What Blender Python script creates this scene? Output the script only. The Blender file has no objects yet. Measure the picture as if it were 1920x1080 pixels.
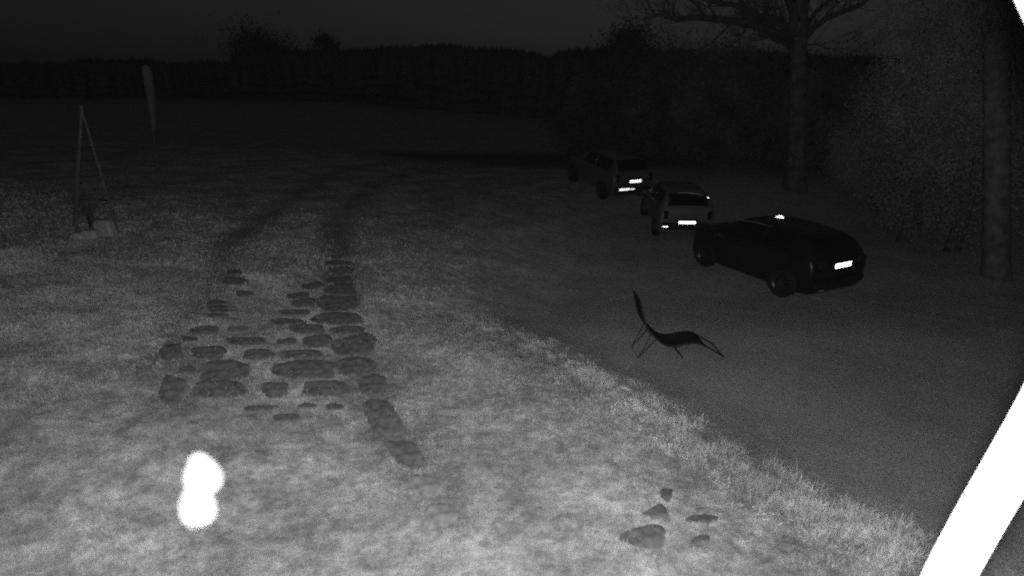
import bpy, math, random
import numpy as np
from mathutils import Vector, Matrix
random.seed(7); RNG = np.random.default_rng(7)
sc = bpy.context.scene
COL = sc.collection
R = math.radians

# ------------------------------------------------------------------ camera
CAM_H, PITCH, F = 3.6, 21.0, 960.0
cd = bpy.data.cameras.new('camera'); cam = bpy.data.objects.new('camera', cd); COL.objects.link(cam)
cam.location = (0, 0, CAM_H); cam.rotation_euler = (R(90-PITCH), 0, 0)
cd.sensor_width = 36; cd.lens = 18; cd.clip_start = .02; cd.clip_end = 3000
cd.dof.use_dof = True; cd.dof.focus_distance = 11; cd.dof.aperture_fstop = 4.5
sc.camera = cam
# ------------------------------------------------------------------ night sky
w = bpy.data.worlds.new("World"); sc.world = w; w.use_nodes = True
nt = w.node_tree; nt.nodes.clear()
sky = nt.nodes.new('ShaderNodeTexSky'); sky.sky_type = 'NISHITA'; sky.sun_disc = False
sky.sun_elevation = R(-2.0); sky.sun_rotation = R(34); sky.air_density = 1.0; sky.dust_density = 4.0
bw = nt.nodes.new('ShaderNodeRGBToBW'); bg = nt.nodes.new('ShaderNodeBackground'); wo = nt.nodes.new('ShaderNodeOutputWorld')
bg.inputs['Strength'].default_value = 0.043
nt.links.new(sky.outputs[0], bw.inputs[0]); glow = nt.nodes.new('ShaderNodeMath'); glow.operation = 'ADD'; glow.inputs[1].default_value = .07   # even airglow
nt.links.new(bw.outputs[0], glow.inputs[0]); nt.links.new(glow.outputs[0], bg.inputs[0]); nt.links.new(bg.outputs[0], wo.inputs[0])
# ------------------------------------------------------------------ the one lamp: the infrared floodlight just above the lens
ld = bpy.data.lights.new('infrared_floodlight', 'SPOT'); lamp = bpy.data.objects.new('infrared_floodlight', ld); COL.objects.link(lamp)
ld.energy = 1300; ld.spot_size = R(170); ld.spot_blend = .3; ld.shadow_soft_size = .025; ld.color = (1, 1, 1)
lamp.location = (0.005, 0.0, CAM_H+.06); lamp.rotation_euler = (R(90-8), 0, R(10))
sc.view_settings.view_transform = 'Standard'; sc.view_settings.look = 'None'
sc.view_settings.exposure = 0; sc.view_settings.gamma = 1
sc.cycles.max_bounces = 4; sc.cycles.diffuse_bounces = 2; sc.cycles.glossy_bounces = 3
sc.cycles.use_denoising = False
sc.cycles.use_adaptive_sampling = True; sc.cycles.adaptive_threshold = 1.0; sc.cycles.adaptive_min_samples = 10   # keeps the sensor's grain
sc.cycles.pixel_filter_type = 'BLACKMAN_HARRIS'; sc.cycles.filter_width = 2.3   # a soft security-camera lens
sc.cycles.sample_clamp_indirect = .3; sc.cycles.sample_clamp_direct = 1.8
sc.cycles.caustics_reflective = False; sc.cycles.caustics_refractive = False

# ------------------------------------------------------------------ geometry helpers
CP, SP = math.cos(R(PITCH)), math.sin(R(PITCH))
def ray(px, py):
    u = (px-960)/F; v = (540-py)/F
    return np.array([u, CP+v*SP, -SP+v*CP])
def G(px, py, z=0.0):
    """point of the ground plane at height z seen at photo pixel"""
    d = ray(px, py); t = (z-CAM_H)/d[2]
    return np.array([d[0]*t, d[1]*t, z])
def P_at(px, py, dist):
    """point at horizontal depth dist along the y axis"""
    d = ray(px, py); t = dist/d[1]
    return np.array([d[0]*t, dist, CAM_H+d[2]*t])
def sstep(a, b, x):
    t = np.clip((x-a)/(b-a), 0, 1); return t*t*(3-2*t)

def tag(o, label=None, cat=None, group=None, kind=None):
    if label: o['label'] = label
    if cat: o['category'] = cat
    if group: o['group'] = group
    if kind: o['kind'] = kind
    return o
def empty(name, loc, rz=0, label=None, cat=None, group=None):
    o = bpy.data.objects.new(name, None); COL.objects.link(o); o.location = loc; o.rotation_euler = (0, 0, rz)
    o.empty_display_size = .2
    return tag(o, label, cat, group)
def np_mesh(name, V, Fc, mat, parent=None, smooth=False, loc=None):
    """V (n,3) array, Fc (m,k) array of tris or quads, or list of faces"""
    me = bpy.data.meshes.new(name)
    V = np.asarray(V, dtype=np.float32)
    if isinstance(Fc, np.ndarray):
        k = Fc.shape[1]; m = len(Fc)
        me.vertices.add(len(V)); me.vertices.foreach_set('co', V.ravel())
        me.loops.add(m*k); me.loops.foreach_set('vertex_index', Fc.astype(np.int32).ravel())
        me.polygons.add(m); me.polygons.foreach_set('loop_start', np.arange(0, m*k, k, dtype=np.int32))
        me.update(calc_edges=True)
    else:
        me.from_pydata([tuple(map(float, v)) for v in V], [], Fc)
    if smooth: me.polygons.foreach_set('use_smooth', np.ones(len(me.polygons), dtype=bool))
    me.materials.append(mat); me.validate()
    o = bpy.data.objects.new(name, me); COL.objects.link(o)
    if parent: o.parent = parent
    if loc is not None: o.location = loc
    return o
class MB:
    def __init__(s): s.v = []; s.f = []
    def add(s, vs, fs):
        n = len(s.v); s.v += [tuple(map(float, q)) for q in vs]; s.f += [tuple(i+n for i in q) for q in fs]
    def box(s, c, size, rot=None, bev=0.0, taper=1.0):
        x, y, z = [q/2 for q in size]
        b = bev
        pts = []
        # chamfered box: 3 rings
        def ring(zz, ax, ay): return [(-ax+b, -ay, zz), (ax-b, -ay, zz), (ax, -ay+b, zz), (ax, ay-b, zz), (ax-b, ay, zz), (-ax+b, ay, zz), (-ax, ay-b, zz), (-ax, -ay+b, zz)]
        if b > 0:
            rs = [ring(-z, x-b, y-b), ring(-z+b, x, y), ring(z-b, x*taper, y*taper), ring(z, (x-b)*taper, (y-b)*taper)]
            for r in rs: pts += r
            fs = [tuple(range(7, -1, -1)), tuple(range(24, 32))]
            for k in range(3):
                for i in range(8): j = (i+1) % 8; fs.append((k*8+i, k*8+j, (k+1)*8+j, (k+1)*8+i))
        else:
            pts = [(-x, -y, -z), (x, -y, -z), (x, y, -z), (-x, y, -z), (-x*taper, -y*taper, z), (x*taper, -y*taper, z), (x*taper, y*taper, z), (-x*taper, y*taper, z)]
            fs = [(3, 2, 1, 0), (4, 5, 6, 7), (0, 1, 5, 4), (1, 2, 6, 5), (2, 3, 7, 6), (3, 0, 4, 7)]
        M = rot if rot is not None else Matrix.Identity(3)
        s.add([M @ Vector(p) + Vector(c) for p in pts], fs)
    def tube(s, pts, rad, n=8, cap=True):
        pts = [Vector(p) for p in pts]
        if not hasattr(rad, '__len__'): rad = [rad]*len(pts)
        vs = []; up = Vector((0, 0, 1))
        T0 = (pts[1]-pts[0]).normalized()
        if abs(T0.dot(up)) > .95: up = Vector((1, 0, 0))
        A = T0.cross(up).normalized()
        for i, p in enumerate(pts):
            T = (pts[min(i+1, len(pts)-1)]-pts[max(i-1, 0)]).normalized()
            A = (A - T*A.dot(T)).normalized(); B = T.cross(A)
            for k in range(n):
                a = 2*math.pi*k/n; vs.append(p+(A*math.cos(a)+B*math.sin(a))*rad[i])
        fs = []
        for i in range(len(pts)-1):
            for k in range(n):
                j = (k+1) % n; fs.append((i*n+k, i*n+j, (i+1)*n+j, (i+1)*n+k))
        if cap: fs.append(tuple(range(n-1, -1, -1))); fs.append(tuple((len(pts)-1)*n+k for k in range(n)))
        s.add(vs, fs)
    def lathe(s, prof, c=(0, 0, 0), axis='z', n=24):
        """prof list of (r, h)"""
        vs = []
        for r, h in prof:
            for k in range(n):
                a = 2*math.pi*k/n; q = (r*math.cos(a), r*math.sin(a), h)
                if axis == 'y': q = (q[0], q[2], q[1])
                if axis == 'x': q = (q[2], q[0], q[1])
                vs.append((q[0]+c[0], q[1]+c[1], q[2]+c[2]))
        fs = []
        for i in range(len(prof)-1):
            for k in range(n):
                j = (k+1) % n; fs.append((i*n+k, i*n+j, (i+1)*n+j, (i+1)*n+k))
        s.add(vs, fs)
    def ell(s, c, r, n=12, m=8, rot=None):
        vs = []; M = rot if rot is not None else Matrix.Identity(3)
        for i in range(m+1):
            t = math.pi*i/m
            for k in range(n):
                a = 2*math.pi*k/n
                vs.append(M @ Vector((r[0]*math.sin(t)*math.cos(a), r[1]*math.sin(t)*math.sin(a), r[2]*math.cos(t)))+Vector(c))
        fs = []
        for i in range(m):
            for k in range(n):
                j = (k+1) % n; fs.append((i*n+k, (i+1)*n+k, (i+1)*n+j, i*n+j))
        s.add(vs, fs)
    def build(s, name, mat, parent=None, smooth=True):
        o = np_mesh(name, s.v, s.f, mat, parent)
        if smooth:
            o.data.polygons.foreach_set('use_smooth', np.ones(len(o.data.polygons), dtype=bool))
            try: o.data.set_sharp_from_angle(angle=R(38))
            except Exception: pass
        return o

# ------------------------------------------------------------------ materials (the camera sees grey tones only)
def mat(name, v, rough=.8, spec=.3, metal=0, coat=0, noise=0, nscale=8, bump=0):
    m = bpy.data.materials.new(name); m.use_nodes = True; t = m.node_tree; b = t.nodes['Principled BSDF']
    b.inputs['Base Color'].default_value = (v, v, v, 1); b.inputs['Roughness'].default_value = rough
    b.inputs['Specular IOR Level'].default_value = spec; b.inputs['Metallic'].default_value = metal; b.inputs['Coat Weight'].default_value = coat
    if noise or bump:
        g = t.nodes.new('ShaderNodeTexCoord')
        n = t.nodes.new('ShaderNodeTexNoise'); n.inputs['Scale'].default_value = nscale; n.inputs['Detail'].default_value = 5
        t.links.new(g.outputs['Object'], n.inputs['Vector'])
        if noise:
            r = t.nodes.new('ShaderNodeMapRange'); r.inputs['From Min'].default_value = .3; r.inputs['From Max'].default_value = .7
            r.inputs['To Min'].default_value = v*(1-noise); r.inputs['To Max'].default_value = v*(1+noise)
            t.links.new(n.outputs['Fac'], r.inputs['Value']); t.links.new(r.outputs[0], b.inputs['Base Color'])
        if bump:
            bp = t.nodes.new('ShaderNodeBump'); bp.inputs['Strength'].default_value = bump; bp.inputs['Distance'].default_value = .02
            t.links.new(n.outputs['Fac'], bp.inputs['Height']); t.links.new(bp.outputs[0], b.inputs['Normal'])
    return m
def retro(name, v, gain, rough):
    """reflective sheeting: sends light back the way it came, so it lights up for a lamp beside the viewer"""
    m = bpy.data.materials.new(name); m.use_nodes = True; t = m.node_tree; t.nodes.clear()
    out = t.nodes.new('ShaderNodeOutputMaterial'); geo = t.nodes.new('ShaderNodeNewGeometry')
    gl = t.nodes.new('ShaderNodeBsdfGlossy'); gl.inputs['Roughness'].default_value = rough; gl.inputs['Color'].default_value = (gain, gain, gain, 1)
    df = t.nodes.new('ShaderNodeBsdfDiffuse'); df.inputs['Color'].default_value = (v, v, v, 1)
    mx = t.nodes.new('ShaderNodeMixShader'); mx.inputs[0].default_value = .6
    t.links.new(geo.outputs['Incoming'], gl.inputs['Normal']); t.links.new(df.outputs[0], mx.inputs[1]); t.links.new(gl.outputs[0], mx.inputs[2]); t.links.new(mx.outputs[0], out.inputs[0])
    return m

def turf_nodes(t, gain=1.0):
    """mottled turf reflectance from world position -> float socket"""
    geo = t.nodes.new('ShaderNodeNewGeometry'); mp = t.nodes.new('ShaderNodeMapping'); mp.inputs['Scale'].default_value = (.85, 1.1, .15); mp.inputs['Rotation'].default_value = (0, 0, R(-12))
    t.links.new(geo.outputs['Position'], mp.inputs['Vector'])
    def nz(s, d, r, vec=None):
        n = t.nodes.new('ShaderNodeTexNoise'); n.inputs['Scale'].default_value = s; n.inputs['Detail'].default_value = d; n.inputs['Roughness'].default_value = r
        t.links.new(vec or mp.outputs[0], n.inputs['Vector']); return n.outputs['Fac']
    def mr(x, a, b, c, d):
        r = t.nodes.new('ShaderNodeMapRange'); r.interpolation_type = 'SMOOTHSTEP'
        for k, q in zip(('From Min', 'From Max', 'To Min', 'To Max'), (a, b, c, d)): r.inputs[k].default_value = q
        t.links.new(x, r.inputs['Value']); return r.outputs[0]
    def mul(a, b):
        m = t.nodes.new('ShaderNodeMath'); m.operation = 'MULTIPLY'; t.links.new(a, m.inputs[0])
        if isinstance(b, float): m.inputs[1].default_value = b
        else: t.links.new(b, m.inputs[1])
        return m.outputs[0]
    a = mr(nz(.8, 4, .6), .34, .66, .78, 1.2)
    b = mr(nz(3.6, 6, .62), .34, .66, .76, 1.15)
    c = mr(nz(11., 6, .75), .32, .68, .70, 1.30)
    return mul(mul(mul(a, b), c), gain), nz, mr, mul
def ground_mat():
    m = bpy.data.materials.new('ground'); m.use_nodes = True; t = m.node_tree; b = t.nodes['Principled BSDF']
    turf, nz, mr, mul = turf_nodes(t, .375)
    gr = mul(mr(nz(38, 5, .8), .3, .7, .6, 1.4), mr(nz(.7, 3, .5), .3, .7, .27, .33))
    at = t.nodes.new('ShaderNodeAttribute'); at.attribute_name = 'mask'
    sp = t.nodes.new('ShaderNodeSeparateColor'); t.links.new(at.outputs['Color'], sp.inputs[0])
    def mix(f, a, c):
        x = t.nodes.new('ShaderNodeMix'); x.data_type = 'FLOAT'; t.links.new(f, x.inputs[0]); t.links.new(a, x.inputs[2])
        if isinstance(c, float): x.inputs[3].default_value = c
        else: t.links.new(c, x.inputs[3])
        return x.outputs[0]
    fieldc = mul(turf, 1.25)
    s = mix(sp.outputs[2], turf, fieldc)
    s = mix(sp.outputs[0], s, gr)
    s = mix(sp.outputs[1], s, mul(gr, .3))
    t.links.new(s, b.inputs['Base Color']); b.inputs['Roughness'].default_value = .95; b.inputs['Specular IOR Level'].default_value = .1
    bp = t.nodes.new('ShaderNodeBump'); bp.inputs['Strength'].default_value = .6; bp.inputs['Distance'].default_value = .03
    t.links.new(nz(22, 6, .75), bp.inputs['Height']); t.links.new(bp.outputs[0], b.inputs['Normal'])
    return m
def blade_mat(name, gain):
    m = bpy.data.materials.new(name); m.use_nodes = True; t = m.node_tree; t.nodes.clear()
    out = t.nodes.new('ShaderNodeOutputMaterial')
    turf, nz, mr, mul = turf_nodes(t, gain)
    a = t.nodes.new('ShaderNodeBsdfDiffuse'); b = t.nodes.new('ShaderNodeBsdfTranslucent'); mx = t.nodes.new('ShaderNodeMixShader'); mx.inputs[0].default_value = .3
    t.links.new(turf, a.inputs[0]); t.links.new(turf, b.inputs[0]); t.links.new(a.outputs[0], mx.inputs[1]); t.links.new(b.outputs[0], mx.inputs[2]); t.links.new(mx.outputs[0], out.inputs[0])
    return m
M_ground = ground_mat(); M_blade = blade_mat('grass_blades', .47); M_tall = blade_mat('long_grass', .68)
M_stone = mat('weathered_stone', .16, .9, .2, noise=.5, nscale=9, bump=.5)
M_mossy = mat('mossy_stone', .25, .9, .2, noise=.5, nscale=9, bump=.5)
M_paint_dark = mat('black_car_paint', .006, .35, .35, coat=.25)
M_paint_pale = mat('silver_car_paint', .075, .4, .4, coat=.4, noise=.08, nscale=3)
M_paint_grey = mat('grey_car_paint', .06, .4, .4, coat=.4, noise=.08, nscale=3)
M_glass = mat('car_glass', .003, .15, .4)
M_rubber = mat('rubber', .012, .8, .2, noise=.3, nscale=20)
M_plastic = mat('black_plastic', .012, .6, .3)
M_alloy = mat('alloy', .05, .4, .5, metal=.6)
M_chrome = mat('chrome', .9, .42, .5, metal=1)
M_plate = retro('reflective_plate', .7, 1.0, .32)
M_reflector_glint = retro('red_reflector_glint', .4, .7, .30)  # bumper reflectors, and the added glints on two car roofs
M_reflector_dim = retro('tail_lamp_lens', .03, .012, .35)
M_bark = mat('bark', .05, .95, .1, noise=.5, nscale=6, bump=1)
M_trunk = mat('trunk_bark', .08, .95, .1, noise=.5, nscale=5, bump=1)
M_bark_pale = mat('pale_bark', .095, .95, .1, noise=.5, nscale=5, bump=1)
M_leaf = mat('evergreen_leaves', .08, .8, .2, noise=.6, nscale=.9)
M_leaf_pale = mat('ivy_leaves', .16, .8, .2, noise=.6, nscale=.8)
M_conifer = mat('conifer_needles', .2, .9, .1, noise=.3, nscale=.2)
M_hill = mat('hillside', .2, .95, .1, noise=.3, nscale=.1)
M_pipe = mat('white_plastic_pipe', .8, .5, .4, noise=.03, nscale=20)
M_wood = mat('pale_timber', .07, .8, .2, noise=.3, nscale=10)
M_frame = mat('dark_steel_tube', .015, .5, .4)
M_sling = mat('dark_sling_fabric', .012, .9, .1, noise=.3, nscale=40)
M_wing = mat('insect_wing', .02, .7, .2)

# ------------------------------------------------------------------ terrain
EDGE_PX = [(2100, 1330), (1748, 1046), (1446, 896), (1236, 762), (1080, 656), (868, 560), (880, 500), (940, 430), (1010, 370), (1060, 320), (1060, 300)]
EDGE = np.array([G(*p)[:2] for p in EDGE_PX])
EDGE = np.vstack([EDGE, EDGE[-1]+np.array([0.5, 12])])
def edge_dist(x, y):
    """signed distance to the edge of the turf, positive on the parking area"""
    best = np.full(x.shape, 1e9); sgn = np.ones(x.shape)
    for a, b in zip(EDGE[:-1], EDGE[1:]):
        ab = b-a; L2 = ab@ab
        t = np.clip(((x-a[0])*ab[0]+(y-a[1])*ab[1])/L2, 0, 1)
        dx = x-(a[0]+t*ab[0]); dy = y-(a[1]+t*ab[1]); d = np.hypot(dx, dy)
        s = np.where(ab[0]*dy-ab[1]*dx < 0, 1., -1.)
        m = d < best-1e-9; best = np.where(m, d, best); sgn = np.where(m, s, sgn)
    return best*sgn
def polyline_dist(x, y, pts):
    best = np.full(x.shape, 1e9)
    for a, b in zip(pts[:-1], pts[1:]):
        ab = b-a; L2 = ab@ab
        t = np.clip(((x-a[0])*ab[0]+(y-a[1])*ab[1])/L2, 0, 1)
        best = np.minimum(best, np.hypot(x-(a[0]+t*ab[0]), y-(a[1]+t*ab[1])))
    return best
def wobble(x, y):
    return (np.sin(x*1.7+y*.9)*np.cos(y*1.3-x*.6)*.5+np.sin(x*4.1-y*3.3)*.25+np.sin(y*6.7+x*5.9)*.15)
def H(x, y):
    x = np.asarray(x, float); y = np.asarray(y, float)
    d = edge_dist(x, y)
    far = sstep(11.8, 15, y)
    z = -.8*sstep(-1.7, 1.7+np.clip(y-8.5, 0, 8)*.35, d)
    z = z*(1-sstep(17, 24, y))*(.25+.5*sstep(1.5, 7.5, y)+.25*sstep(8.3, 11.5, y))
    z = z+1.75*(1-np.exp(-np.clip(-x-1.8, 0, 60)*.095))*sstep(1.5, 5, y)*(1-sstep(24, 36, y))
    fade = 1-sstep(30, 38, np.hypot(x, y))
    z = z+wobble(x, y)*.03*fade*np.where(d > .5, .4, 1)
    rr = np.hypot(x, y)
    z = z+.03*np.clip(rr-42, 0, 400)*np.where(y > 0, 1, .2)
    return z
def Gt(px, py):
    z = 0.
    for _ in range(12):
        p = G(px, py, z); z = .5*z+.5*float(H(p[0], p[1]))
    return np.array([p[0], p[1], z])
TRACKS = [np.array([G(*p)[:2] for p in q]) for q in (
    [(442, 505), (480, 470), (520, 440), (548, 415), (580, 390), (640, 353), (730, 328), (820, 305), (930, 292)],
    [(640, 490), (640, 450), (662, 410), (700, 372), (760, 345), (840, 325)])]
COLUMNS = [np.array([G(*p)[:2] for p in q]) for q in ([(640, 490), (648, 600), (672, 690), (700, 745), (740, 800), (785, 870), (822, 960)], [(440, 508), (402, 600), (345, 665), (325, 735), (335, 790)])]
WEDGE = np.array([G(*p)[:2] for p in [(800, 302), (900, 298), (980, 300), (1075, 300), (1180, 300)]])
step = .125
xs = np.arange(-40, 40+1e-6, step); ys = np.arange(-8, 40+1e-6, step)
X, Y = np.meshgrid(xs, ys); Z = H(X, Y)
D = edge_dist(X, Y)+wobble(X*3, Y*3)*.22
wdt = 1+np.clip(Y-6.5, 0, 6)*.9
drive = sstep(-.2*wdt, .8*wdt+.9*(1-sstep(6, 9, Y)), D)*(1-.2*sstep(8, 12, Y))*(1-sstep(24, 27, Y))
dcls = sstep(-.15, .35, D)*(1-sstep(24, 27, Y))
tr = np.zeros_like(X)
for i, T in enumerate(TRACKS):
    tr = np.maximum(tr, (1-sstep(.05, .62, polyline_dist(X, Y, T)+wobble(X*3, Y*3)*.14))*.45)
for T in COLUMNS:
    tr = np.maximum(tr, (1-sstep(.1, .5, polyline_dist(X, Y, T)+wobble(X*5, Y*5)*.2))*.4)
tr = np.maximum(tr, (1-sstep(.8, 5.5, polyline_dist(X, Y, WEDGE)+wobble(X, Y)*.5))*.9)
lawn_end = 25.+wobble(X*.4, Y*.4)*1.2
field = sstep(-.8, .8, Y-lawn_end)*(1-np.exp(-(((X+20)/8)**2+((Y-22)/6)**2))*0)
field = np.where(X < -14, sstep(-.6, .6, Y-23.5-wobble(X, Y)), field)
ny, nx = X.shape
idx = np.arange(nx*ny).reshape(ny, nx)
quads = np.stack([idx[:-1, :-1], idx[:-1, 1:], idx[1:, 1:], idx[1:, :-1]], -1).reshape(-1, 4)
def fc(A): return ((A[:-1, :-1]+A[:-1, 1:]+A[1:, 1:]+A[1:, :-1])/4).ravel()
fd, ft, ff = fc(dcls), fc(tr), fc(field)
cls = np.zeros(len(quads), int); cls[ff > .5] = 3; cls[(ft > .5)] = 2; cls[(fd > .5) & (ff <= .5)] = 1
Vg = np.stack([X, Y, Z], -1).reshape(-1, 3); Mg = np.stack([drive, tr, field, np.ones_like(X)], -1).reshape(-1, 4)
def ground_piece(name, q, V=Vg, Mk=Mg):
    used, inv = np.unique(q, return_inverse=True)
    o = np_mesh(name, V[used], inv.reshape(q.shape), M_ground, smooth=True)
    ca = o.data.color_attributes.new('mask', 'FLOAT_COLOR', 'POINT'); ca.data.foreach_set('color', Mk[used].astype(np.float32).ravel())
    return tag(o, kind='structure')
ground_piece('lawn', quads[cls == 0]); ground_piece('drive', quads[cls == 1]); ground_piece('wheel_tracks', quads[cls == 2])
# field: the near piece and the coarse sheet out to the horizon
fx = np.arange(-1600, 1601, 8.); fy = np.arange(-200, 1801, 8.)
FX, FY = np.meshgrid(fx, fy); FZ = np.where(np.hypot(FX, FY) < 140, H(FX, FY), H(FX*140/np.maximum(np.hypot(FX, FY), 1), FY*140/np.maximum(np.hypot(FX, FY), 1)))
i2 = np.arange(FX.size).reshape(FX.shape)
q2 = np.stack([i2[:-1, :-1], i2[:-1, 1:], i2[1:, 1:], i2[1:, :-1]], -1).reshape(-1, 4)
cx = fc(FX); cy = fc(FY); q2 = q2[~((abs(cx) < 40) & (cy > -8) & (cy < 40))]
V2 = np.stack([FX, FY, FZ], -1).reshape(-1, 3); M2 = np.tile([0, 0, 1., 1.], (len(V2), 1))
ground_piece('field', np.vstack([quads[cls == 3], q2+len(Vg)]), np.vstack([Vg, V2]), np.vstack([Mg, M2]))

# ------------------------------------------------------------------ hill and forest behind the field
def skyline(px):
    return 2.5*math.sin(px*.021)+1.5*math.sin(px*.057+1)+np.interp(px, [-600, 0, 440, 455, 600, 650, 760, 900, 1000, 1030, 1045, 1100, 1250, 1400, 1600, 2500],
                         [112, 108, 106, 92, 86, 82, 78, 80, 86, 97, 90, 84, 84, 90, 96, 110])
def base_d(px):
    return np.interp(px, [-600, 0, 560, 720, 900, 1100, 1400, 2500], [120, 122, 112, 92, 70, 56, 52, 60])
hp = np.linspace(-900, 2900, 150); rows = []
for k, dd in enumerate(np.linspace(0, 1, 14)):
    for px in hp:
        d0 = base_d(px)+3; d1 = 330.; dist = d0+(d1-d0)*dd
        ytop = skyline(px)+26
        az = ray(px, 171); n = math.hypot(az[0], az[1]); dx, dy = az[0]/n, az[1]/n
        top = CAM_H+d1*dy*math.tan(R(PITCH)-math.atan((540-ytop)/F))*-1
        zb = .03*max(0, d0-42)-.3
        z = zb+(top-zb)*(dd**.9)
        rows.append((dx*dist, dy*dist, z))
rows = np.array(rows); i3 = np.arange(len(rows)).reshape(14, 150)
q3 = np.stack([i3[:-1, :-1], i3[:-1, 1:], i3[1:, 1:], i3[1:, :-1]], -1).reshape(-1, 4)
tag(np_mesh('hill', rows, q3, M_hill, smooth=True), kind='structure')
def conifers(specs):
    V = []; Fs = []; n = 0
    for (x, y, z, h, r) in specs:
        L = 5; ns = 7
        V.append((x, y, z)); V.append((x, y, z+h)); base = n; n += 2
        for l in range(L):
            z0 = z+h*(.06+.8*l/L); z1 = z+h*min(1, (.06+.8*l/L)+.36); rr = r*(1-l/L*.86)
            V.append((x, y, z1)); ap = n; n += 1
            ph = random.random()*6
            for k in range(ns):
                a = ph+2*math.pi*k/ns; q = rr*random.uniform(.7, 1.15)
                V.append((x+q*math.cos(a), y+q*math.sin(a), z0+random.uniform(-.04, .04)*h)); n += 1
            for k in range(ns): Fs.append((ap, ap+1+k, ap+1+(k+1) % ns))
    return np.array(V), np.array(Fs)
specs = []
for i in range(5200):
    px = random.uniform(-700, 2700); u = random.random()
    if i < 3200: u = random.random()*.10
    d0 = base_d(px)+2; dist = d0+(330-d0)*u
    az = ray(px, 171); n_ = math.hypot(az[0], az[1]); dx, dy = az[0]/n_, az[1]/n_
    zb = .03*max(0, d0-42)-.3; ytop = skyline(px)+26
    top = CAM_H-330*dy*math.tan(R(PITCH)-math.atan((540-ytop)/F))
    z = zb+(top-zb)*u**.9
    # a tree is never taller than the crest line it stands in
    lim = CAM_H-dist*dy*math.tan(R(PITCH)-math.atan((540-skyline(px)-random.choice((3, 6, 9, 14, 20)))/F))-z
    h = min(random.uniform(9, 14), lim)
    if h < 3: continue
    specs.append((dx*dist, dy*dist, z-.3, h, h*random.uniform(.2, .32)))
for px in np.arange(-500, 2500, 3.4):      # the crest row
    dist = 325; az = ray(px, 171); n_ = math.hypot(az[0], az[1]); dx, dy = az[0]/n_, az[1]/n_
    z = CAM_H-330*dy*math.tan(R(PITCH)-math.atan((540-skyline(px)-28)/F))
    lim = CAM_H-dist*dy*math.tan(R(PITCH)-math.atan((540-skyline(px)-random.uniform(-2, 5))/F))-z
    specs.append((dx*dist, dy*dist, z-.5, max(3, lim), random.uniform(1.4, 2.2)))
V, Fq = conifers(specs)
tag(np_mesh('forest', V, Fq, M_conifer), 'black mass of conifers covering the far hillside behind the field', 'forest', kind='stuff')

# ------------------------------------------------------------------ foliage helpers
def leaves(centers, size, flat=1.0):
    n = len(centers); c = np.asarray(centers)
    a = RNG.normal(size=(n, 3)); a /= np.linalg.norm(a, axis=1)[:, None]
    b = RNG.normal(size=(n, 3)); b -= a*(a*b).sum(1)[:, None]; b /= np.linalg.norm(b, axis=1)[:, None]
    s = (size*RNG.uniform(.5, 1.4, n))[:, None]
    V = np.stack([c-a*s, c-b*s*.45, c+a*s, c+b*s*.45], 1).reshape(-1, 3)
    return V, np.arange(4*n).reshape(-1, 4)
def clumpy(n, ctr, rad, nclump, csize, shell=.55):
    """points gathered in clumps through an ellipsoid, uneven outline"""
    ctr = np.array(ctr); rad = np.array(rad)
    d = RNG.normal(size=(nclump, 3)); d /= np.linalg.norm(d, axis=1)[:, None]
    rr = RNG.uniform(shell, 1.0, nclump)**.6*RNG.uniform(.75, 1.08, nclump)
    cc = ctr+d*rr[:, None]*rad
    k = RNG.integers(0, nclump, n); cs = csize*RNG.uniform(.5, 1.4, nclump)
    return cc[k]+RNG.normal(size=(n, 3))*cs[k][:, None]*.5
def bush(name, label, base, rx, ry, h, n, size, m=M_leaf, group=None, cat='bush', nclump=60):
    root = empty(name, base, 0, label, cat, group)
    pts = clumpy(n, (0, 0, h*.5), (rx*.88, ry*.88, h*.46), nclump, min(rx, h)*.34, .3)
    pts = pts[pts[:, 2] > .02]
    V, Q = leaves(pts, size); np_mesh('foliage', V, Q, m, root)
    b = MB()
    for k in range(6):
        a = random.random()*6.28; q = random.uniform(.3, .8)
        b.tube([(0.05*math.cos(a), .05*math.sin(a), -.2), (rx*q*.4*math.cos(a), ry*q*.4*math.sin(a), h*.35), (rx*q*math.cos(a), ry*q*math.sin(a), h*random.uniform(.6, .9))], [.06, .04, .012], 6)
    b.build('stem', M_bark, root)
    return root
def branch(b, p, d, L, r, depth, spread=.6, up=.12, wob=.18):
    pts = [Vector(p)]; rad = [r]; d = Vector(d).normalized(); n = 5
    for i in range(n):
        d = (d+Vector((random.uniform(-wob, wob), random.uniform(-wob, wob), random.uniform(-wob, wob)+up*.2))).normalized()
        pts.append(pts[-1]+d*L/n); rad.append(r*(1-.62*(i+1)/n))
    b.tube(pts, rad, 7 if r > .05 else 5 if r > .02 else 3, cap=False)
    if depth > 0:
        for k in range(random.choice((3, 4, 4, 5))):
            i = random.randint(1, n); q = pts[i]
            nd = (d+Vector((random.uniform(-1, 1), random.uniform(-1, 1), random.uniform(-.7, 1)))*spread*1.3).normalized()
            branch(b, q, nd, L*random.uniform(.45, .7), max(rad[i]*.62, .004), depth-1, spread, up, wob)

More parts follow.
